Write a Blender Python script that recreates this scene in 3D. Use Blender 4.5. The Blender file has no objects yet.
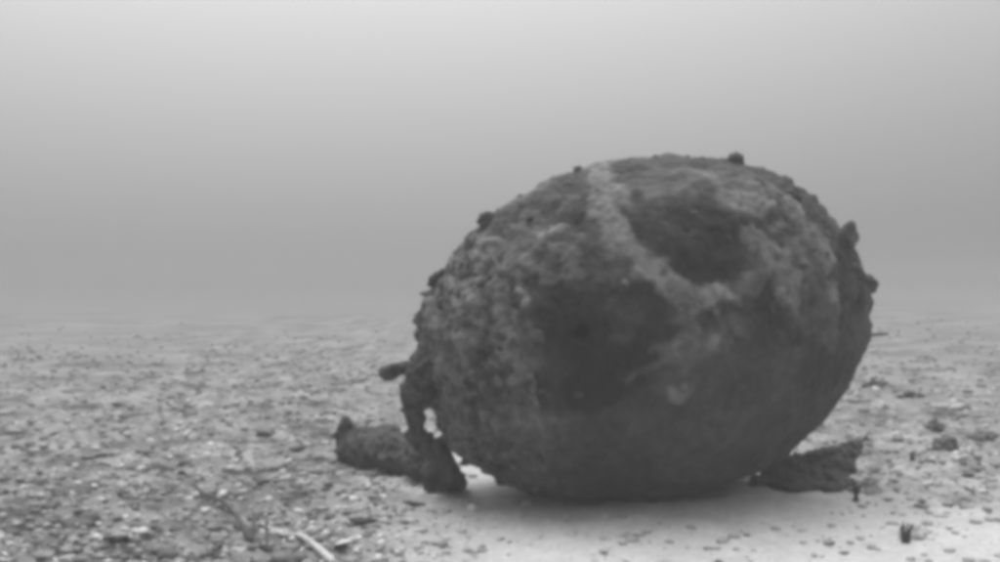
import bpy, bmesh, math, random
import numpy as np
from mathutils import Vector, Matrix, noise

random.seed(7)
noise.seed_set(11)                      # the same growth at every run
rng = np.random.default_rng(7)
scene = bpy.context.scene
C = scene.collection

# ------------------------------------------------------------------ camera
CAM_H = 0.615                  # metres above the seabed
FPX = 1072.0                   # focal length in pixels of the 1000 px wide photograph
HOR = 282.0                    # horizon row in the photograph
cam_d = bpy.data.cameras.new('camera')
cam_d.sensor_width = 36.0
cam_d.lens = 36.0 * FPX / 1000.0
cam_d.clip_end = 1000.0
cam_d.clip_start = 0.05
cam = bpy.data.objects.new('camera', cam_d)
C.objects.link(cam)
cam.location = (0, 0, CAM_H)
cam.rotation_euler = (math.radians(90.0), 0, 0)
scene.camera = cam

# ------------------------------------------------------------------ water light
SUN_EL, SUN_AZ = math.radians(77), math.radians(-13)     # azimuth from +Y, negative = to the left
sun_dir = Vector((math.cos(SUN_EL) * math.sin(SUN_AZ), math.cos(SUN_EL) * math.cos(SUN_AZ), math.sin(SUN_EL)))
world = bpy.data.worlds.new('World')
scene.world = world
world.use_nodes = True
nt = world.node_tree
nt.nodes.clear()
w_out = nt.nodes.new('ShaderNodeOutputWorld')
w_bg = nt.nodes.new('ShaderNodeBackground')
w_sky = nt.nodes.new('ShaderNodeTexSky')
w_sky.sky_type = 'NISHITA'
w_sky.sun_disc = False
w_sky.sun_elevation = SUN_EL
w_sky.sun_rotation = SUN_AZ
w_bw = nt.nodes.new('ShaderNodeRGBToBW')                 # the camera is black and white
w_tc = nt.nodes.new('ShaderNodeTexCoord')
w_dot = nt.nodes.new('ShaderNodeVectorMath'); w_dot.operation = 'DOT_PRODUCT'
w_dot.inputs[1].default_value = sun_dir
w_ramp = nt.nodes.new('ShaderNodeMapRange')              # water column: brightest along the light, dim sideways
w_ramp.interpolation_type = 'SMOOTHSTEP'
w_ramp.inputs['From Min'].default_value = -0.12
w_ramp.inputs['From Max'].default_value = 1.1
w_ramp.inputs['To Min'].default_value = 0.25
w_ramp.inputs['To Max'].default_value = 4.9
w_mul = nt.nodes.new('ShaderNodeMath'); w_mul.operation = 'MULTIPLY'
# seen from under water the sky is squeezed overhead (Snell's window): lift the lookup direction
w_up = nt.nodes.new('ShaderNodeVectorMath'); w_up.operation = 'ADD'
w_up.inputs[1].default_value = (0, 0, 0.8)
w_nm = nt.nodes.new('ShaderNodeVectorMath'); w_nm.operation = 'NORMALIZE'
nt.links.new(w_tc.outputs['Generated'], w_up.inputs[0])
nt.links.new(w_up.outputs[0], w_nm.inputs[0])
nt.links.new(w_nm.outputs[0], w_sky.inputs[0])
nt.links.new(w_sky.outputs[0], w_bw.inputs[0])
nt.links.new(w_tc.outputs['Generated'], w_dot.inputs[0])
nt.links.new(w_dot.outputs['Value'], w_ramp.inputs['Value'])
nt.links.new(w_bw.outputs[0], w_mul.inputs[0])
nt.links.new(w_ramp.outputs[0], w_mul.inputs[1])
nt.links.new(w_mul.outputs[0], w_bg.inputs['Color'])
w_bg.inputs['Strength'].default_value = 0.10
nt.links.new(w_bg.outputs[0], w_out.inputs[0])

sun_l = bpy.data.lights.new('sun', 'SUN')
sun_l.energy = 1.2
sun_l.angle = math.radians(70)
sun_l.color = (1, 1, 1)
sun_o = bpy.data.objects.new('sun', sun_l)
C.objects.link(sun_o)
sun_o.location = (0, 0, 20)
sun_o.rotation_euler = (-sun_dir).to_track_quat('-Z', 'Y').to_euler()

scene.view_settings.view_transform = 'Standard'
scene.view_settings.look = 'None'
scene.view_settings.exposure = 0.0
scene.view_settings.gamma = 1.0
scene.view_settings.use_curve_mapping = False
scene.render.engine = 'CYCLES'
scene.cycles.filter_width = 5.2                          # soft video lens
scene.cycles.max_bounces = 6
scene.cycles.diffuse_bounces = 3
scene.cycles.volume_bounces = 2
scene.cycles.use_denoising = True

# ------------------------------------------------------------------ helpers
def tag(o, label=None, cat=None, group=None, kind=None):
    for k, v in (('label', label), ('category', cat), ('group', group), ('kind', kind)):
        if v:
            o[k] = v
    return o

def link(name, me, mat=None, parent=None, smooth=True):
    if smooth:
        me.polygons.foreach_set('use_smooth', [True] * len(me.polygons))
    if mat and not me.materials:
        me.materials.append(mat)
    o = bpy.data.objects.new(name, me)
    C.objects.link(o)
    if parent:
        o.parent = parent
    return o

def fbm(p, s, octv=3, off=0.0):
    q = Vector((p[0] * s + off, p[1] * s - off * 0.7, p[2] * s + off * 1.3))
    return noise.fractal(q, 0.9, 2.1, octv)

def sstep(a, b, x):
    t = min(1.0, max(0.0, (x - a) / (b - a)))
    return t * t * (3 - 2 * t)

# height of the seabed (metres), and how gravelly it is
def gravelly(x, y):
    left = sstep(0.05, -0.5, x + 0.12 * noise.noise(Vector((x * 1.3, y * 1.3, 5.0))) + 0.10 * (y - 2.5))
    right = 0.7 * sstep(0.85, 1.2, x + 0.15 * noise.noise(Vector((x * 2, y * 2, 9.0)))) * sstep(2.6, 3.2, y)
    far = 0.55 * sstep(3.8, 5.0, y)
    return max(left, right, far) * (1 - 0.55 * sstep(5.0, 12.0, y))

def rise(x, y):                  # the bed climbs gently away to the right
    return 0.011 * min(30.0, max(0.0, y - 4.0)) * sstep(-2.0, 4.0, x)
MX, MY = 0.418, 3.10          # where the mine rests
def gh(x, y):
    g = gravelly(x, y)
    h = 0.016 * noise.noise(Vector((x * 1.1, y * 1.1, 0.3)))
    h += 0.010 * noise.noise(Vector((x * 3.3, y * 3.3, 2.7)))
    h += (0.006 + 0.011 * g) * noise.noise(Vector((x * 11, y * 11, 4.1)))
    h += (0.0028 + 0.009 * g) * noise.noise(Vector((x * 27, y * 27, 8.3)))
    r2 = (x - MX) ** 2 / 0.45 ** 2 + (y - MY) ** 2 / 0.35 ** 2
    h += 0.022 * math.exp(-r2 * r2)                   # sand banked against the hull
    fall = 1.0 / (1.0 + max(0.0, y - 12.0) * 0.05)
    return h * fall + rise(x, y)

def ground_at(px, py):
    z = 0.0
    for _ in range(4):
        d = (CAM_H - z) * FPX / (py - HOR)
        x = (px - 500.0) / FPX * d
        z = gh(x, d)
    return x, d, z

def at(px, py, d):                               # the point seen at a pixel, at distance d
    return Vector(((px - 500.0) / FPX * d, d, CAM_H - (py - HOR) / FPX * d))

# ------------------------------------------------------------------ materials
def grey(name, v, rough=0.85, var=0.35, scale=40.0, bump=0.25, attr=None, rnd=0.0, bscale=None, spec=0.25):
    m = bpy.data.materials.new(name)
    m.use_nodes = True
    t = m.node_tree
    b = t.nodes['Principled BSDF']
    b.inputs['Roughness'].default_value = rough
    b.inputs['Specular IOR Level'].default_value = spec
    tc = t.nodes.new('ShaderNodeTexCoord')
    n1 = t.nodes.new('ShaderNodeTexNoise')
    n1.inputs['Scale'].default_value = scale
    n1.inputs['Detail'].default_value = 5
    n1.inputs['Roughness'].default_value = 0.65
    t.links.new(tc.outputs['Object'], n1.inputs['Vector'])
    mr = t.nodes.new('ShaderNodeMapRange')
    mr.inputs['From Min'].default_value = 0.3
    mr.inputs['From Max'].default_value = 0.7
    mr.inputs['To Min'].default_value = 1 - var
    mr.inputs['To Max'].default_value = 1 + var
    t.links.new(n1.outputs['Fac'], mr.inputs['Value'])
    last = mr.outputs[0]
    mu = t.nodes.new('ShaderNodeMath'); mu.operation = 'MULTIPLY'
    t.links.new(last, mu.inputs[0])
    if attr:
        at_ = t.nodes.new('ShaderNodeAttribute'); at_.attribute_name = attr
        t.links.new(at_.outputs['Fac'], mu.inputs[1])
    else:
        mu.inputs[1].default_value = v
    last = mu.outputs[0]
    if rnd:
        oi = t.nodes.new('ShaderNodeObjectInfo')
        r = t.nodes.new('ShaderNodeMapRange')
        r.inputs['To Min'].default_value = 1 - rnd
        r.inputs['To Max'].default_value = 1 + rnd
        t.links.new(oi.outputs['Random'], r.inputs['Value'])
        m2 = t.nodes.new('ShaderNodeMath'); m2.operation = 'MULTIPLY'
        t.links.new(last, m2.inputs[0]); t.links.new(r.outputs[0], m2.inputs[1])
        last = m2.outputs[0]
    t.links.new(last, b.inputs['Base Color'])
    if bump:
        n2 = t.nodes.new('ShaderNodeTexNoise')
        n2.inputs['Scale'].default_value = bscale or scale * 2.5
        n2.inputs['Detail'].default_value = 4
        t.links.new(tc.outputs['Object'], n2.inputs['Vector'])
        bp = t.nodes.new('ShaderNodeBump')
        bp.inputs['Strength'].default_value = bump
        bp.inputs['Distance'].default_value = 0.01
        t.links.new(n2.outputs['Fac'], bp.inputs['Height'])
        t.links.new(bp.outputs[0], b.inputs['Normal'])
    return m

M_hull = grey('hull_growth', 0.05, 0.9, 0.45, 34, 0.5, attr='tone', bscale=60)
M_crust = grey('crust', 0.11, 0.9, 0.85, 32, 0.6)
M_barn_d = grey('barnacle_dark', 0.06, 0.85, 0.4, 80, 0.3, rnd=0.45)
M_barn_l = grey('barnacle_pale', 0.13, 0.85, 0.35, 80, 0.3, rnd=0.4)
M_iron = grey('corroded_iron', 0.062, 0.85, 0.8, 30, 0.6)
M_lump = grey('concretion', 0.068, 0.9, 0.8, 24, 0.6)
M_weed = grey('weed', 0.06, 0.8, 0.3, 60, 0.0, rnd=0.3)
M_shell = grey('shell', 0.62, 0.5, 0.2, 60, 0.1, rnd=0.25, spec=0.4)
M_pebd = grey('pebble_dark', 0.14, 0.9, 0.6, 50, 0.5, rnd=0.45)
M_pebl = grey('pebble_grey', 0.26, 0.85, 0.3, 50, 0.3, rnd=0.3)
M_grav = grey('gravel', 0.24, 0.85, 0.25, 30, 0.0, attr='tone')
M_twig = grey('twig', 0.08, 0.85, 0.3, 60, 0.2)
M_strand = grey('pale_strand', 0.5, 0.7, 0.2, 60, 0.1)
M_bed = grey('seabed', 0.3, 0.95, 0.16, 55, 0.35, attr='tone', bscale=130, spec=0.15)

# ------------------------------------------------------------------ seabed
def axis_coords(lo, hi, step, far_lo, far_hi, ratio=1.12):
    c = list(np.arange(lo, hi + 1e-6, step))
    s, v = step, hi
    while v < far_hi:
        s = min(s * ratio, 6.0); v += s; c.append(v)
    s, v = step, lo
    pre = []
    while v > far_lo:
        s = min(s * ratio, 6.0); v -= s; pre.append(v)
    return pre[::-1] + c

xs = axis_coords(-2.0, 2.0, 0.013, -100, 100)
ys = axis_coords(2.1, 5.2, 0.013, -30, 140, 1.05)
NXg, NYg = len(xs), len(ys)
V = np.zeros((NYg, NXg, 3)); T = np.zeros((NYg, NXg))
for j, y in enumerate(ys):
    for i, x in enumerate(xs):
        if abs(x) < 12 and -3 < y < 20:
            h = gh(x, y)
            g = gravelly(x, y)
            n1 = noise.noise(Vector((x * 2.2, y * 2.2, 1.0)))
            n2 = noise.noise(Vector((x * 9, y * 9, 3.0)))
            n3 = noise.noise(Vector((x * 30, y * 30, 6.0)))
            n4 = noise.noise(Vector((x * 16 + 3, y * 11, 2.0)))
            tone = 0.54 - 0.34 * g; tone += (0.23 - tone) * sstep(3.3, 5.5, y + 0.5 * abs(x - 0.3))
            tone += (0.04 + 0.05 * g) * n1 + (0.04 + 0.09 * g) * n2 + (0.045 + 0.07 * g) * n3 - (0.03 + 0.11 * g) * sstep(0.12, 0.42, noise.noise(Vector((x * 6 + 5, y * 5, 7.7)))) + 0.07 * g * sstep(0.2, 0.5, noise.noise(Vector((x * 9 + 2, y * 8, 1.7)))) + 0.08 * g * n4
        else:
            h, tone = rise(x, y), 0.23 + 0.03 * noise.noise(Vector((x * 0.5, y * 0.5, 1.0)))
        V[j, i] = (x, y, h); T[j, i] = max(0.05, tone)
idx = np.arange(NXg * NYg).reshape(NYg, NXg)
F = np.stack([idx[:-1, :-1], idx[:-1, 1:], idx[1:, 1:], idx[1:, :-1]], -1).reshape(-1, 4)

def np_mesh(name, verts, faces, tone=None):
    me = bpy.data.meshes.new(name)
    n = faces.shape[1]
    me.vertices.add(len(verts)); me.loops.add(faces.size); me.polygons.add(len(faces))
    me.vertices.foreach_set('co', np.asarray(verts, dtype=np.float32).ravel())
    me.loops.foreach_set('vertex_index', faces.astype(np.int32).ravel())
    me.polygons.foreach_set('loop_start', np.arange(0, faces.size, n, dtype=np.int32))
    me.update(calc_edges=True)
    if tone is not None:
        a = me.attributes.new('tone', 'FLOAT', 'POINT')
        a.data.foreach_set('value', np.asarray(tone, dtype=np.float32).ravel())
    me.validate()
    return me

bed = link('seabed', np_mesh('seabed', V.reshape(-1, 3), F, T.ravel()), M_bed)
tag(bed, 'pale gravelly sand of the seabed fading into murky water', 'seabed', kind='structure')

# ------------------------------------------------------------------ haze: the murky water
hz = bmesh.new()
bmesh.ops.create_cube(hz, size=1.0)
bmesh.ops.scale(hz, vec=(210, 180, 2.6), verts=hz.verts)
bmesh.ops.translate(hz, vec=(0, 55, 0.2), verts=hz.verts)
hm = bpy.data.meshes.new('haze'); hz.to_mesh(hm); hz.free()
M_haze = bpy.data.materials.new('murky_water')
M_haze.use_nodes = True
ht = M_haze.node_tree
ht.nodes.clear()
ho = ht.nodes.new('ShaderNodeOutputMaterial')
hv = ht.nodes.new('ShaderNodeVolumePrincipled')
hv.inputs['Color'].default_value = (0.44, 0.44, 0.44, 1)
hv.inputs['Density'].default_value = 0.040
hv.inputs['Anisotropy'].default_value = 0.25
ht.links.new(hv.outputs[0], ho.inputs['Volume'])
haze = link('haze', hm, M_haze, smooth=False)
tag(haze, 'murky grey water over the seabed', 'water', kind='stuff')

# ------------------------------------------------------------------ the mine
A, B, NEXP = 0.650, 0.488, 2.08        # half length, radius, profile exponent
TILT, YAW = math.radians(-12.5), math.radians(12)
MZ = 0.476
U_END = -0.578                         # where the hull is cut off by its end plate
root = bpy.data.objects.new('sea_mine', None)
C.objects.link(root)
root.location = (MX, MY, 0.0)
tag(root, 'large dark egg-shaped sea mine crusted with growth, resting on the seabed', 'mine')
AX = Matrix.Translation((0, 0, MZ)) @ Matrix.Rotation(YAW, 4, 'Z') @ Matrix.Rotation(TILT, 4, 'Y')
AXW = Matrix.Translation((MX, MY, 0)) @ AX
AXW_inv = AXW.inverted()

def prof(u):
    return B * max(0.0, 1 - abs(u / A) ** NEXP) ** (1 / NEXP)

def surf(px, py):
    """point of the smooth hull (axis frame) seen at a pixel of the photograph"""
    o = AXW_inv @ Vector((0, 0, CAM_H))
    d = (AXW_inv.to_3x3() @ Vector(((px - 500) / FPX, 1, -(py - HOR) / FPX))).normalized()
    t, best, bt = 2.0, 9.0, 2.0
    while t < 4.2:
        p = o + d * t
        f = math.hypot(p.y, p.z) - prof(p.x) if abs(p.x) < A else 1.0
        if f < 0:
            return p
        if f < best:
            best, bt = f, t
        t += 0.004
    p = o + d * bt                       # the ray grazes past: take the nearest point of the hull
    p.x = max(U_END, min(A * 0.97, p.x))
    k = prof(p.x) / max(1e-6, math.hypot(p.y, p.z))
    return Vector((p.x, p.y * k, p.z * k))

PX = 1.0 / 345.0                       # metres per photo pixel at the mine
# growth read off the photograph: (polyline of pixels, radius px, change of tone, relief m)
strokes = [
    ([(592, 168), (604, 200), (618, 235), (640, 268), (672, 290), (712, 298)], 17, 0.085, 0.006),
    ([(712, 298), (750, 280), (768, 262)], 14, 0.05, 0.004),
    ([(735, 205), (770, 198), (800, 222), (822, 252)], 20, 0.075, 0.008),
    ([(755, 240), (775, 262), (790, 300)], 15, 0.055, 0.007),
    ([(690, 322), (665, 352), (628, 384)], 8, 0.05, 0.004),
    ([(683, 385), (676, 392)], 8, 0.06, 0.006),
    ([(680, 355), (720, 345), (742, 330)], 13, 0.03, 0.004),
    ([(518, 292), (526, 302)], 9, 0.14, 0.008),
    ([(500, 300), (505, 340), (512, 385)], 12, 0.035, 0.003),
    ([(540, 235), (565, 248)], 18, 0.035, 0.004),
    ([(660, 175), (700, 178), (640, 190)], 22, 0.03, 0.003),
    ([(480, 250), (468, 300), (462, 350)], 22, 0.055, 0.008),
    ([(445, 290), (440, 330)], 16, 0.05, 0.008),
    ([(500, 212), (540, 190)], 16, 0.05, 0.004),
    ([(800, 320), (835, 290), (830, 345)], 14, 0.03, 0.006),
    ([(545, 290), (560, 330), (575, 375), (548, 395)], 24, -0.038, -0.003),
    ([(600, 300), (640, 310), (655, 335), (620, 380)], 24, -0.042, -0.003),
    ([(590, 340), (600, 385)], 22, -0.04, -0.003),
    ([(650, 225), (690, 235), (725, 232), (700, 262)], 30, -0.034, -0.002),
    ([(815, 300), (790, 340), (770, 290)], 13, -0.025, -0.004),
    ([(845, 240), (852, 265), (862, 300)], 12, -0.025, 0.010),
]
rs = random.Random(21)
for k in range(60):                      # broken growth over the rounded end
    x, y = rs.uniform(705, 858), rs.uniform(188, 350)
    if x < 745 and y < 285: continue
    strokes.append(([(x, y), (x + rs.uniform(-14, 14), y + rs.uniform(-4, 18))], rs.uniform(3, 9), rs.choice([0.05, 0.035, 0.06, -0.03, -0.02]), rs.uniform(0.001, 0.006)))
for k in range(50):                      # and over the back
    x, y = rs.uniform(500, 720), rs.uniform(168, 280)
    if 628 < x < 740 and y > 190: continue
    strokes.append(([(x, y), (x + rs.uniform(-16, 16), y + rs.uniform(-4, 12))], rs.uniform(3, 9), rs.choice([0.03, 0.045, 0.02, -0.02]), rs.uniform(0.001, 0.008)))
for k in range(60):                      # ragged crust at the cut-off end
    x, y = rs.uniform(425, 505), rs.uniform(225, 440)
    strokes.append(([(x, y), (x + rs.uniform(-8, 8), y + rs.uniform(-6, 10))], rs.uniform(3, 8), rs.choice([0.06, 0.04, -0.035, -0.03]), rs.uniform(-0.006, 0.014)))
prepared = []
for pts, r, dt, rel in strokes:
    q = []
    sp = [surf(*p) for p in pts]
    for a, b in zip(sp[:-1], sp[1:]):
        n = max(2, int((b - a).length / 0.012))
        q += [a.lerp(b, k / n) for k in range(n)]
    q.append(sp[-1])
    prepared.append((np.array([tuple(v) for v in q]), r * PX * 0.88, dt, rel))

NU, NA = 330, 460
us = []
for k in range(NU):                    # finer rings near the rounded end
    s = k / (NU - 1)
    th0 = math.acos(-U_END / A); th = (math.pi - th0) * (1 - s)
    us.append(A * math.cos(th) if k < NU - 1 else A)
P = np.zeros((NU, NA, 3)); TN = np.zeros((NU, NA)); NRM = np.zeros((NU, NA, 3))
for k, u in enumerate(us):
    r = max(prof(u), 0.0005)
    e = 0.003
    dr = (prof(min(u + e, A * 0.99999)) - prof(max(u - e, -A))) / (2 * e)
    dr = max(-30, min(30, dr))
    nl = math.sqrt(1 + dr * dr)
    for a in range(NA):
        t = 2 * math.pi * a / NA
        P[k, a] = (u, r * math.cos(t), r * math.sin(t))
        NRM[k, a] = (-dr / nl, math.cos(t) / nl, math.sin(t) / nl)
flatP = P.reshape(-1, 3); flatN = NRM.reshape(-1, 3)
warp = np.zeros_like(flatP); D = np.zeros(len(flatP)); TT = np.zeros(len(flatP))
RS = 1.0
for i, (p, n) in enumerate(zip(flatP, flatN)):
    v = Vector(p)
    w = noise.noise_vector(v * 9.0) * 0.034 + noise.noise_vector(v * 24.0) * 0.024 + noise.noise_vector(v * 60.0) * 0.010
    warp[i] = p + np.array(w)
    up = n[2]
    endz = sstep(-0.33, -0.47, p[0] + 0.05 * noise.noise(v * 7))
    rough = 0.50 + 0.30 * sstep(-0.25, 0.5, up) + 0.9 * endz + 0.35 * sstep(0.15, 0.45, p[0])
    big = noise.noise(v * 4.2)
    mid = noise.fractal(v * 13.0, 0.9, 2.1, 3)
    fin = noise.noise(v * 55.0)
    mask = sstep(0.02, 0.45, noise.noise(v * 5.5 + Vector((3, 1, 7))))
    D[i] = 0.007 * big + rough * (0.011 * mid + 0.004 * fin) + rough * 0.012 * mask * max(0, mid)
    blot = noise.noise(v * 6.0 + Vector((9, 2, 4)))
    bl2 = noise.noise(v * 15.0 + Vector((1, 8, 4)))
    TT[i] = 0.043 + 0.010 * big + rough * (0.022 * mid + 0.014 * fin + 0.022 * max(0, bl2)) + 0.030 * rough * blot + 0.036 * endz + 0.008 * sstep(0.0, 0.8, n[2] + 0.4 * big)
for Q, r, dt, rel in prepared:
    best = np.full(len(flatP), 9.0)
    lo, hi = Q.min(0) - r * 1.6 - 0.05, Q.max(0) + r * 1.6 + 0.05
    sel = np.where(np.all((flatP > lo) & (flatP < hi), axis=1))[0]
    d2 = np.full(len(sel), 9.0)
    for q in Q:
        d2 = np.minimum(d2, np.linalg.norm(warp[sel] - q, axis=1))
    m = np.clip((r * 1.3 - d2) / (r * 0.7), 0, 1)
    m = m * m * (3 - 2 * m)
    TT[sel] += (1.25 * dt if dt > 0 else dt) * m; D[sel] += rel * m
# small dark filling port in the flank
port = np.array(tuple(surf(581, 333)))
dp = np.linalg.norm(flatP - port, axis=1)
D -= 0.045 * np.clip((0.026 - dp) / 0.008, 0, 1)
TT -= 0.04 * np.clip((0.034 - dp) / 0.012, 0, 1)
TT = np.clip(TT, 0.012, 0.3)
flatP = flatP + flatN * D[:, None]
idx = np.arange(NU * NA).reshape(NU, NA)
nx = np.roll(idx, -1, axis=1)
HF = np.stack([idx[:-1], nx[:-1], nx[1:], idx[1:]], -1).reshape(-1, 4)
M3 = np.array(AX.to_3x3()); MT = np.array(AX.translation)
hull_v = flatP @ M3.T + MT
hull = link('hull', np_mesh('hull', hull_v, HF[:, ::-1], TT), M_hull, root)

def from_bm(bm, name):
    bmesh.ops.recalc_face_normals(bm, faces=bm.faces)
    me = bpy.data.meshes.new(name); bm.to_mesh(me); bm.free()
    return me

def lump(name, balls, voxel, amp, fscale, mat, parent=None, origin=(0, 0, 0), tone=None, bury=None):
    """one closed crusted body grown round a list of (centre, radii) and broken up by noise"""
    bm = bmesh.new()
    for c, r in balls:
        rr = r if isinstance(r, (tuple, list)) else (r, r, r)
        bmesh.ops.create_icosphere(bm, subdivisions=3, radius=1.0,
                                   matrix=Matrix.Translation(Vector(c) - Vector(origin)) @ Matrix.Diagonal((*rr, 1)))
    me = bpy.data.meshes.new(name); bm.to_mesh(me); bm.free()
    tmp = bpy.data.objects.new('tmp', me); C.objects.link(tmp)
    md = tmp.modifiers.new('r', 'REMESH'); md.mode = 'VOXEL'; md.voxel_size = voxel
    sm = tmp.modifiers.new('s', 'SMOOTH'); sm.factor = 0.5; sm.iterations = 3
    dg = bpy.context.evaluated_depsgraph_get()
    out = bpy.data.meshes.new_from_object(tmp.evaluated_get(dg))
    bpy.data.objects.remove(tmp); bpy.data.meshes.remove(me)
    out.name = name
    ns = [v.normal.copy() for v in out.vertices]
    for v, n in zip(out.vertices, ns):
        q = v.co * fscale + Vector(origin) * 3.1
        v.co += n * amp * (noise.fractal(q, 0.9, 2.1, 4) + 0.6 * noise.noise(q * 2.7))
    out.update()
    out.materials.clear()
    return link(name, out, mat, parent)

def chain_balls(pts, n=6):
    """balls along a polyline [(point, radius), ...]"""
    res = []
    for (a, ra), (b, rb) in zip(pts[:-1], pts[1:]):
        for k in range(n):
            t = k / n
            res.append((Vector(a).lerp(Vector(b), t), ra * (1 - t) + rb * t))
    res.append((Vector(pts[-1][0]), pts[-1][1]))
    return res

def L(w):                                # world point -> mine-local point
    return Vector(w) - Vector((MX, MY, 0))

# end plate: a crusted disc with a low boss
balls = []
re = prof(U_END)
for k in range(26):
    t = 2 * math.pi * k / 26
    balls.append((AX @ Vector((U_END - 0.004, re * 0.86 * math.cos(t), re * 0.86 * math.sin(t))), 0.034))
for rr in (0.75, 0.5, 0.25, 0.0):
    n = max(1, int(20 * rr))
    for k in range(n):
        t = 2 * math.pi * k / n + rr
        balls.append((AX @ Vector((U_END - 0.012, re * rr * math.cos(t), re * rr * math.sin(t))), 0.048))
lump('end_plate', balls, 0.009, 0.012, 26, M_crust, root)

# raised joint ring between the crusted end and the flank
ring_u = -0.44
bm = bmesh.new()
NR, NS = 120, 8
vs = []
rr_, sl = prof(ring_u), (prof(ring_u + .01) - prof(ring_u - .01)) / .02
for k in range(NR):
    t = 2 * math.pi * k / NR
    row = []
    for s in range(NS):
        a = 2 * math.pi * s / NS
        wob = 0.004 * noise.noise(Vector((math.cos(t) * 5, math.sin(t) * 5, 1.0)))
        rad = 0.004 + 0.007 * noise.noise(Vector((math.cos(t) * 9, math.sin(t) * 9, a)))
        row.append(bm.verts.new(AX @ Vector((ring_u + 1.6 * rad * math.cos(a) + wob,
                   (rr_ - 0.002 + wob + sl * 1.6 * rad * math.cos(a) + rad * math.sin(a)) * math.cos(t),
                   (rr_ - 0.002 + wob + sl * 1.6 * rad * math.cos(a) + rad * math.sin(a)) * math.sin(t)))))
    vs.append(row)
for k in range(NR):
    for s in range(NS):
        bm.faces.new((vs[k][s], vs[k][(s + 1) % NS], vs[(k + 1) % NR][(s + 1) % NS], vs[(k + 1) % NR][s]))
link('joint_ring', from_bm(bm, 'joint_ring'), M_crust, root)

# fittings at the crusted end
plate_c = AXW @ Vector((U_END, 0, 0))
stud_a, stud_b = at(414, 366, 2.975), at(386, 374, 2.955)
lump('stud', chain_balls([(L(at(436, 362, 2.99)), 0.02), (L(stud_a), 0.018), (L(at(401, 370, 2.965)), 0.019), (L(stud_b), 0.021)], 5), 0.005, 0.007, 40, M_iron, root)
lump('lever_arm', chain_balls([(L(at(444, 352, 2.97)), 0.060), (L(at(428, 368, 2.94)), 0.058), (L(at(418, 392, 2.93)), 0.042),
     (L(at(413, 413, 2.93)), 0.029), (L(at(417, 436, 2.95)), 0.027), (L(at(438, 454, 2.98)), 0.032), (L(at(448, 470, 3.01)), 0.034)], 6), 0.007, 0.014, 26, M_iron, root)
gx, gy, gz = ground_at(452, 492)
lump('foot', chain_balls([(L(at(440, 452, 3.0)), 0.026), (L(at(446, 470, 3.04)), 0.034), (L((gx, gy, gz + 0.022)), 0.040)], 6)
     + [(L(at(432, 474, 3.05)), 0.03), (L((gx - 0.06, gy - 0.01, gz + 0.025)), 0.03)], 0.007, 0.012, 36, M_iron, root)
lump('lug', chain_balls([(L(at(456, 375, 2.92)), 0.055), (L(at(466, 396, 2.92)), 0.038), (L(at(474, 418, 2.95)), 0.03)], 5), 0.008, 0.020, 24, M_crust, root)

def horn(px, py, r, h, name='horn_stub'):
    p = surf(px, py)
    e = 0.004
    dr = (prof(min(p.x + e, A * .999)) - prof(p.x - e)) / (2 * e)
    n = Vector((-dr, p.y / max(1e-6, math.hypot(p.y, p.z)), p.z / max(1e-6, math.hypot(p.y, p.z)))).normalized()
    a = AX @ (p - n * 0.01); b = AX @ (p + n * h)
    lump(name, chain_balls([(a, r * 1.1), (b, r)], 5), max(0.004, r * 0.2), r * 0.55, 1.0 / (r * 1.5), M_iron, root)
horn(735, 163, 0.022, 0.006)
horn(843, 240, 0.036, 0.012)
horn(868, 284, 0.026, 0.006)
horn(577, 170, 0.013, 0.004)
horn(489, 222, 0.024, 0.006)
horn(793, 196, 0.018, 0.008)
horn(757, 187, 0.016, 0.006)
# thin broken wire sticking out of the rounded end
lump('wire', chain_balls([(L(at(862, 336, 3.16)), 0.006), (L(at(888, 335, 3.18)), 0.005)], 10), 0.003, 0.001, 60, M_iron, root)

# ---- barnacles, each one a part
def barnacle_mesh(seed, mat):
    r = random.Random(seed)
    bm = bmesh.new()
    bmesh.ops.create_icosphere(bm, subdivisions=2, radius=1.0)
    off = Vector((r.random() * 9, r.random() * 9, r.random() * 9))
    for v in bm.verts:
        k = 1 + 0.7 * noise.noise(v.co * 1.4 + off) + 0.3 * noise.noise(v.co * 4 + off)
        v.co *= k
        if v.co.z > 0.55 and math.hypot(v.co.x, v.co.y) < 0.4:
            v.co.z *= 0.62
        v.co.z *= 0.8
    me = from_bm(bm, 'barnacle')
    me.materials.append(mat)
    return me
bmeshes = [barnacle_mesh(k, M_barn_d if k % 3 else M_barn_l) for k in range(9)]
def hull_frame(u, t):
    k = int(np.argmin(np.abs(np.array(us) - u))); a = int(t / (2 * math.pi) * NA) % NA
    i = k * NA + a
    p = Vector(hull_v[i]); n = Vector(M3 @ flatN[i])
    return p, n
nb = 0
while nb < 280:
    if nb < 235:
        u = random.uniform(U_END, -0.40)
        if random.random() < sstep(-0.52, -0.40, u) * 0.8: continue
        s = 0.005 + 0.013 * random.random() ** 2
        t = random.uniform(0, 2 * math.pi)
    else:
        u = random.uniform(-0.35, 0.62); t = random.uniform(0.15, math.pi + 0.2)
        if noise.noise(Vector((u * 3, t * 2, 0))) < -0.05: continue
        s = random.uniform(0.004, 0.010)
    p, n = hull_frame(u, t)
    if n.y > 0.6: continue
    o = link('barnacle', random.choice(bmeshes), None, root)
    o.location = p + n * s * 0.05
    o.rotation_euler = (n.to_track_quat('Z', 'Y') @ Matrix.Rotation(random.uniform(0, 6.28), 4, 'Z').to_quaternion()).to_euler()
    o.scale = (s * random.uniform(.8, 1.3), s * random.uniform(.8, 1.3), s * random.uniform(.7, 1.3))
    nb += 1
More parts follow.
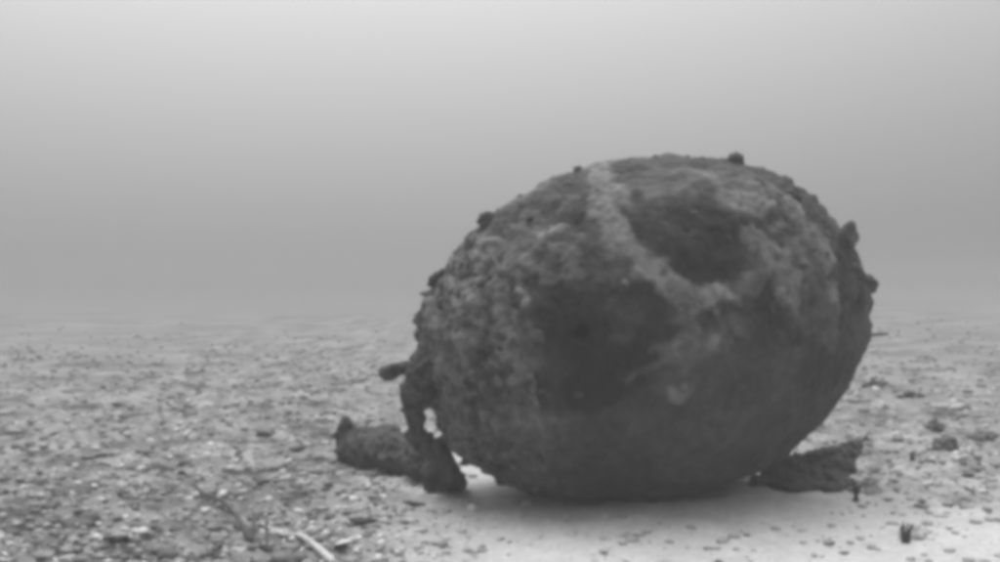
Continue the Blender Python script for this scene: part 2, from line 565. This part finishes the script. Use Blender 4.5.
# pale shells stuck to the flank
# ------------------------------------------------------------------ mooring lump, left of the mine
def gp(px, py, up=0.0):
    x, d, z = ground_at(px, py)
    return Vector((x, d, z + up))
lx, ly, lz = ground_at(380, 474)
lb = chain_balls([(gp(352, 464, 0.055), 0.056), (gp(375, 470, 0.060), 0.062), (gp(400, 474, 0.055), 0.058), (gp(430, 482, 0.045), 0.045)], 6)
lb += chain_balls([(gp(348, 462, 0.08), 0.042), (gp(345, 461, 0.110), 0.028)], 5)
lb += [(gp(385, 462, 0.085), (0.05, 0.05, 0.035))]
o = lump('concretion_lump', lb, 0.008, 0.022, 20, M_lump, None, origin=(lx, ly, lz))
o.location = (lx, ly, lz)
tag(o, 'dark crusted elongated lump with a raised knob, lying beside the mine fittings', 'lump')

# ------------------------------------------------------------------ shadow and weed given a solid dark shape at the rounded end
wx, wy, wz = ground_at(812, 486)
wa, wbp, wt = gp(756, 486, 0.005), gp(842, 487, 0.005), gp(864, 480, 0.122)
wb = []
for k in range(150):                     # thin leaning three-cornered body of the shadow shape
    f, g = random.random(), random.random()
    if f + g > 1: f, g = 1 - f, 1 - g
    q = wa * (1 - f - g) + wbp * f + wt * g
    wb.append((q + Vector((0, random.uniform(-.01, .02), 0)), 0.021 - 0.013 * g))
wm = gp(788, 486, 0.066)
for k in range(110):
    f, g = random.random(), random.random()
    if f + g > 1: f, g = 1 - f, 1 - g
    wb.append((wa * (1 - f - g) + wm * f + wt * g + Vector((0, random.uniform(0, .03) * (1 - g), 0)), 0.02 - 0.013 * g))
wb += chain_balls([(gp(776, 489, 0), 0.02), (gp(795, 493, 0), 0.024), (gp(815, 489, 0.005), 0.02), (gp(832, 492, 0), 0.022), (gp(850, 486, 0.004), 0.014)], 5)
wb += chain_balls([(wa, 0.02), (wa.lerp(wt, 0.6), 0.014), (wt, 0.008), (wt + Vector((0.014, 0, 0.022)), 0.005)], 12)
o = lump('shadow_shape', wb, 0.006, 0.010, 26, M_iron, None, origin=(wx, wy, wz))  # dark iron colour stands in for the shade beside the mine
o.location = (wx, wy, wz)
tag(o, 'low dark shadow shape with weedy upturned tip, built solid, half buried under the mine', 'shadow shape')

# ------------------------------------------------------------------ pebbles, shells, gravel
def pebble_mesh(seed, mat, flat, sub=2):
    r = random.Random(seed)
    bm = bmesh.new()
    bmesh.ops.create_icosphere(bm, subdivisions=sub, radius=1.0)
    off = Vector((r.random() * 9, r.random() * 9, r.random() * 9))
    sx = r.uniform(0.8, 1.3)
    for v in bm.verts:
        v.co *= 1 + 0.75 * noise.noise(v.co * 1.3 + off) + 0.35 * noise.noise(v.co * 3.0 + off)
        v.co.x *= sx; v.co.z *= flat
    me = from_bm(bm, 'pebble'); me.materials.append(mat)
    return me

def shell_mesh(seed, whole):
    """a thin cupped valve (whole) or a broken curved chip"""
    r = random.Random(seed)
    bm = bmesh.new()
    n = 12
    depth = r.uniform(0.25, 0.5)
    rim = []
    for k in range(n):
        t = 2 * math.pi * k / n
        rad = 1.0 if whole else r.uniform(0.55, 1.05)
        if whole: rad *= 0.78 + 0.22 * math.cos(t) + (0.04 if k % 2 else 0)
        rim.append((rad * math.cos(t), rad * math.sin(t) * (1 if whole else 0.7)))
    layers = []
    for inner in (0, 1):
        o = -0.07 * inner
        ringo = [bm.verts.new((x, y, o * 0.3 + 0.03 * r.random())) for x, y in rim]
        ringi = [bm.verts.new((x * .55, y * .55, depth * 0.75 + o)) for x, y in rim]
        top = bm.verts.new((0.0, 0, depth + o))
        layers.append((ringo, ringi, top))
    for L_, fl in ((layers[0], False), (layers[1], True)):
        for k in range(n):
            j = (k + 1) % n
            f = [L_[0][k], L_[0][j], L_[1][j], L_[1][k]]
            g = [L_[1][k], L_[1][j], L_[2]]
            bm.faces.new(f[::-1] if fl else f); bm.faces.new(g[::-1] if fl else g)
    for k in range(n):
        j = (k + 1) % n
        bm.faces.new((layers[0][0][k], layers[1][0][k], layers[1][0][j], layers[0][0][j]))
    me = from_bm(bm, 'shell'); me.materials.append(M_shell)
    return me

peb_d = [pebble_mesh(100 + k, M_pebd, 0.45) for k in range(6)]
peb_g = [pebble_mesh(200 + k, M_pebl, 0.5) for k in range(6)]
chips = [shell_mesh(300 + k, False) for k in range(6)]
valves = [shell_mesh(400 + k, True) for k in range(3)]

taken = []
def free(x, y, r):
    for a, b, s in taken:
        if (a - x) ** 2 + (b - y) ** 2 < (r + s) ** 2: return False
    return True
def off_mine(x, y, m=0.0):
    return ((x - MX) / (0.50 + m)) ** 2 + ((y - MY) / (0.34 + m)) ** 2 > 1

def place(name, me, x, y, s, label, cat, group, sink=0.3, tilt=0.35, flatz=1.0, yawed=None):
    z = gh(x, y)
    o = link(name, me)
    o.location = (x, y, z + s * 0.45 * (1 - 2 * sink) * flatz)
    o.rotation_euler = (random.uniform(-tilt, tilt), random.uniform(-tilt, tilt), random.uniform(0, 6.28) if yawed is None else yawed)
    o.scale = (s, s, s * flatz)
    tag(o, label, cat, group)
    taken.append((x, y, s))
    return o

# single pieces that can be made out in the photograph
for px, py, s, lab in [
    (120, 406, 0.040, 'dark flat stone far out on the open gravel'),
    (78, 492, 0.042, 'largest dark flat stone on the open gravel, beside two smaller ones'),
    (50, 508, 0.030, 'dark stone beside the largest dark flat stone on the gravel'),
    (153, 501, 0.028, 'dark stone lying between the twig and the largest flat stone'),
    (75, 529, 0.034, 'long dark stone in front of the largest flat stone'),
    (133, 471, 0.026, 'thin dark stone behind the largest flat stone'),
    (500 - 138, 524, 0.030, 'dark round stone among the white shells in front of the lump'),
    (115, 545, 0.026, 'dark stone at the near edge of the gravel'),
    (172, 557, 0.034, 'broad dark stone in front of the twig'),
]:
    x, d, z = ground_at(px, py)
    place('stone', random.choice(peb_d), x, d, s, lab, 'stone', 'dark stones told apart on the gravel', 0.55, 0.2, yawed=random.uniform(-.5, .5))
for px, py, s, lab in [
    (300, 393, 0.028, 'lone bright white shell far out behind the dark lump'),
    (187, 440, 0.028, 'bright white shell standing out on the open gravel'),
    (209, 449, 0.020, 'small white shell just beside the bright shell on the gravel'),
    (222, 496, 0.024, 'bright white shell beside the dark twig'),
    (141, 534, 0.016, 'small white shell on the gravel in front of the dark stones'),
    (474, 510, 0.018, 'white shell under the mine beside the crusted foot'),
    (527, 507, 0.017, 'white shell close under the belly of the mine'),
    (344, 555, 0.03, 'bright white shell at the end of the pale strand'),
]:
    x, d, z = ground_at(px, py)
    place('shell', random.choice(valves), x, d, s, lab, 'shell', 'white shells told apart on the seabed', 0.2, 0.7)

LANDMARKS = [((230, 520), 'around the dark twig'), ((78, 495), 'around the largest dark flat stone'), ((187, 440), 'around the bright white shell'),
             ((380, 475), 'around the dark crusted lump'), ((120, 406), 'around the far-out dark flat stone'), ((300, 393), 'around the lone far-out white shell'),
             ((305, 548), 'around the pale strand')]
LM = [(ground_at(*p)[:2], t) for p, t in LANDMARKS]
def around(x, y):
    return min(LM, key=lambda l: (l[0][0] - x) ** 2 + (l[0][1] - y) ** 2)[1]
def scatter(n, boxpx, smin, smax, meshes, name, label, cat, group, sink, tilt, accept=None):
    k = tries = 0
    while k < n and tries < n * 60:
        tries += 1
        px = random.uniform(boxpx[0], boxpx[2]); py = random.uniform(boxpx[1], boxpx[3])
        x, d, z = ground_at(px, py)
        s = smin + (smax - smin) * random.random() ** 2
        if not off_mine(x, d, s) or not free(x, d, s * 0.9): continue
        if accept and random.random() > accept(x, d): continue
        place(name, random.choice(meshes), x, d, s, label.replace('@', around(x, d)).replace('#', 'big' if s > smin + 0.45 * (smax - smin) else 'small'), cat, group, sink, tilt, random.uniform(.7, 1.1))
        k += 1

scatter(60, (262, 485, 400, 560), 0.007, 0.020, chips + valves, 'shell_chip', '# white shell chip in the dense scatter in front of the dark lump', 'shell', 'shell chips in front of the lump', 0.2, 0.8)
scatter(22, (440, 498, 580, 535), 0.006, 0.014, chips, 'shell_chip', 'white shell chip strewn along the foot of the mine', 'shell', 'shell chips along the foot of the mine', 0.2, 0.7)
scatter(34, (845, 372, 1000, 470), 0.008, 0.022, chips + valves, 'shell_chip', '# pale shell chip in the rough patch beyond the rounded end of the mine', 'shell', 'shell chips beyond the rounded end', 0.2, 0.8)
scatter(90, (-60, 370, 330, 575), 0.006, 0.016, chips, 'shell_chip', '# pale shell chip on the gravel @', 'shell', 'shell chips on the open gravel', 0.25, 0.6)
scatter(26, (520, 505, 1000, 570), 0.005, 0.011, chips, 'shell_chip', 'pale shell chip on the smooth sand in front of the mine', 'shell', 'shell chips on the smooth sand', 0.3, 0.5)
scatter(140, (-60, 380, 430, 575), 0.012, 0.042, peb_d, 'pebble', '# dark flat pebble on the gravel @', 'pebble', 'dark pebbles on the open gravel', 0.6, 0.3, lambda x, y: gravelly(x, y))
scatter(110, (-60, 350, 400, 575), 0.010, 0.030, peb_g, 'pebble', '# grey pebble half sunk in the gravel @', 'pebble', 'grey pebbles on the open gravel', 0.6, 0.3, lambda x, y: gravelly(x, y))
scatter(46, (850, 365, 1040, 490), 0.012, 0.030, peb_d + peb_g, 'pebble', '# pebble in the rough patch beyond the rounded end of the mine', 'pebble', 'pebbles beyond the rounded end', 0.55, 0.3)
scatter(4, (640, 505, 1000, 570), 0.008, 0.016, peb_d, 'pebble', 'lone dark pebble on the smooth sand in front of the mine', 'pebble', 'dark pebbles on the smooth sand', 0.5, 0.3)

# gravel too small to pick apart: one body
bases = []
for k in range(5):
    bm = bmesh.new(); bmesh.ops.create_icosphere(bm, subdivisions=1, radius=1.0)
    off = Vector((k * 3.1, k, 2 * k))
    for v in bm.verts: v.co *= 1 + 0.4 * noise.noise(v.co * 1.4 + off)
    bm.verts.ensure_lookup_table()
    bases.append((np.array([tuple(v.co) for v in bm.verts]), np.array([[v.index for v in f.verts] for f in bm.faces])))
    bm.free()
gv, gf, gt, nv = [], [], [], 0
cnt = 0
while cnt < 26000:
    d = 2.1 + 16.0 * random.random() ** 2.2
    x = random.uniform(-0.62, 0.62) * d
    g = gravelly(x, d)
    if random.random() > 1 - sstep(5.0, 16.0, d): continue
    if random.random() > 0.045 + 0.95 * g * (0.45 + 0.9 * max(0, noise.noise(Vector((x * 4, d * 4, 3))) + 0.3)): continue
    if not off_mine(x, d, 0.0): continue
    s = (0.003 + 0.013 * random.random() ** 4) * (1 + 0.10 * max(0, d - 3.5))
    bv, bf = bases[cnt % 5]
    a = random.uniform(0, 6.28); ca, sa = math.cos(a), math.sin(a)
    sc = np.array([s * random.uniform(.8, 1.5), s, s * random.uniform(.35, .7)])
    p = bv * sc
    p = np.stack([p[:, 0] * ca - p[:, 1] * sa, p[:, 0] * sa + p[:, 1] * ca, p[:, 2]], 1)
    gv.append(p + np.array([x, d, gh(x, d) + s * 0.15])); gf.append(bf + nv); nv += len(p)
    q = random.random()
    tone = random.uniform(.11, .2) if q < .38 else (random.uniform(.2, .4) if q < .86 else random.uniform(.45, .7))
    tone += (0.43 - tone) * 0.8 * (1 - sstep(0.1, 0.5, g))      # grit of the sand's own colour
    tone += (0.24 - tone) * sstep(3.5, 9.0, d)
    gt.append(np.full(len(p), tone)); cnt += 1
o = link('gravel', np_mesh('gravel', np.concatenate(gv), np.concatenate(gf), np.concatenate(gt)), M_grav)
tag(o, 'fine loose gravel and grit strewn over the seabed', 'gravel', kind='stuff')

# ------------------------------------------------------------------ twig, strand, tufts
def tube_mesh(name, lines, mat, seg=6):
    bm = bmesh.new()
    for pts in lines:
        rows = []
        for k, (p, r) in enumerate(pts):
            a = Vector(pts[max(0, k - 1)][0]); b = Vector(pts[min(len(pts) - 1, k + 1)][0])
            q = (b - a).to_track_quat('Z', 'Y')
            rows.append([bm.verts.new(Vector(p) + q @ Vector((r * math.cos(2 * math.pi * s / seg), r * math.sin(2 * math.pi * s / seg), 0))) for s in range(seg)])
        for r0, r1 in zip(rows[:-1], rows[1:]):
            for s in range(seg):
                bm.faces.new((r0[s], r0[(s + 1) % seg], r1[(s + 1) % seg], r1[s]))
        bm.faces.new(rows[0][::-1]); bm.faces.new(rows[-1])
    me = from_bm(bm, name); me.materials.append(mat)
    return me

def curve(pts, n=5):
    """smooth curve through [(point, radius)]"""
    P_ = [Vector(p) for p, r in pts]; R_ = [r for p, r in pts]
    out = []
    for k in range(len(P_) - 1):
        p0, p1, p2, p3 = P_[max(0, k - 1)], P_[k], P_[k + 1], P_[min(len(P_) - 1, k + 2)]
        for j in range(n):
            t = j / n
            v = 0.5 * ((2 * p1) + (p2 - p0) * t + (2 * p0 - 5 * p1 + 4 * p2 - p3) * t * t + (3 * p1 - p0 - 3 * p2 + p3) * t ** 3)
            out.append((v, R_[k] * (1 - t) + R_[k + 1] * t))
    out.append((P_[-1], R_[-1]))
    return out

def rooted(name, lines, mat, base, label, cat, group=None):
    lines = [[(Vector(p) - Vector(base), r) for p, r in l] for l in lines]
    o = link(name, tube_mesh(name, lines, mat))
    o.location = base
    return tag(o, label, cat, group)

b = gp(262, 556, 0.0)
rooted('twig', [
    curve([(gp(264, 556, 0.004), 0.008), (gp(250, 545, 0.014), 0.008), (gp(237, 528, 0.02), 0.007), (gp(222, 510, 0.022), 0.005), (gp(203, 497, 0.02), 0.004), (gp(194, 486, 0.012), 0.0025)]),
    curve([(gp(252, 547, 0.012), 0.005), (gp(254, 536, 0.04), 0.004), (gp(252, 528, 0.055), 0.002)]),
    curve([(gp(266, 556, 0.004), 0.005), (gp(267, 548, 0.03), 0.004), (gp(266, 540, 0.05), 0.002)]),
    curve([(gp(222, 510, 0.022), 0.004), (gp(208, 508, 0.02), 0.003), (gp(196, 505, 0.006), 0.002)]),
], M_twig, b, 'thin dark branching twig lying on the gravel', 'twig')
b = gp(330, 562, 0.0)
rooted('strand', [curve([(gp(334, 566, 0.004), 0.010), (gp(318, 553, 0.006), 0.009), (gp(300, 545, 0.008), 0.007), (gp(282, 536, 0.007), 0.005), (gp(262, 529, 0.004), 0.003)])],
       M_strand, b, 'pale thin strand lying on the shelly gravel beside the twig', 'strand')

def tuft(px, py, h, n, lab, lean=0.4, mat=M_weed, r=0.0022):
    b = gp(px, py, -0.004)
    lines = []
    for k in range(n * 2):
        a = random.uniform(0, 6.28); l = h * random.uniform(.55, 1.1); ln = lean * random.uniform(.2, 1.2)
        tip = b + Vector((math.cos(a) * ln * l, math.sin(a) * ln * l, l))
        mid = b.lerp(tip, 0.5) + Vector((random.uniform(-.1, .1) * l, random.uniform(-.1, .1) * l, 0.06 * l))
        lines.append(curve([(b + Vector((random.uniform(-4 * r, 4 * r), random.uniform(-4 * r, 4 * r), 0)), r), (mid, r * 1.3), (tip, r * 0.5)], 4))
    rooted('weed_tuft', lines, mat, b, lab, 'weed', 'weed tufts beyond the rounded end of the mine')
tuft(856, 502, 0.055, 7, 'small upright dark weed tuft in front of the half buried shadow shape', 0.35)
tuft(906, 544, 0.05, 6, 'small dark weed tuft standing alone on the smooth sand', 0.35)
tuft(912, 462, 0.04, 5, 'thin pale weed tuft between the shadow shape and the shelly patch', 0.3)

# low clumps of growth beyond the rounded end
M_clump_p = grey('clump_pale', 0.45, 0.9, 0.7, 45, 0.6, rnd=0.25)
M_clump_d = grey('clump_dark', 0.12, 0.9, 0.7, 45, 0.6, rnd=0.25)
def clump(px, py, w, h, mat, lab):
    b = gp(px, py, 0)
    balls = []
    for k in range(16):
        a, q = random.uniform(0, 6.28), random.random() ** 0.6
        balls.append((b + Vector((w * q * math.cos(a), 0.7 * w * q * math.sin(a), h * (1 - q) * random.uniform(.3, 1))), random.uniform(.010, .02)))
    o = lump('growth_clump', balls, 0.006, 0.012, 40, mat, None, origin=b)
    o.location = b
    tag(o, lab, 'growth', 'low growth clumps beyond the rounded end of the mine')
clump(945, 450, 0.045, 0.05, M_clump_d, 'knobbly dark growth clump among the pale shell chips')
clump(960, 458, 0.04, 0.03, M_clump_p, 'pale growth clump touching the knobbly dark one')
clump(875, 389, 0.09, 0.05, M_clump_d, 'wide dark growth clump behind the rounded end of the mine')
clump(858, 402, 0.07, 0.045, M_clump_p, 'pale growth clump just behind the rounded end of the mine')
clump(884, 410, 0.06, 0.04, M_clump_p, 'pale growth clump next to the one behind the mine')
clump(910, 398, 0.07, 0.025, M_clump_d, 'flat dark growth clump past the pale ones behind the mine')
clump(900, 442, 0.06, 0.03, M_clump_p, 'flat pale growth clump beyond the half buried shadow shape')
clump(935, 428, 0.04, 0.045, M_clump_d, 'small upright dark growth clump behind the knobbly one')
clump(962, 412, 0.06, 0.04, M_clump_p, 'loose pale growth clump out on the open bed beyond the mine')
clump(985, 440, 0.06, 0.03, M_clump_d, 'dark growth clump on the far side of the pale clumps')
clump(866, 493, 0.03, 0.03, M_clump_p, 'tiny pale growth clump beside the small weed tuft')
clump(916, 538, 0.025, 0.02, M_clump_p, 'tiny pale growth clump on the smooth sand')
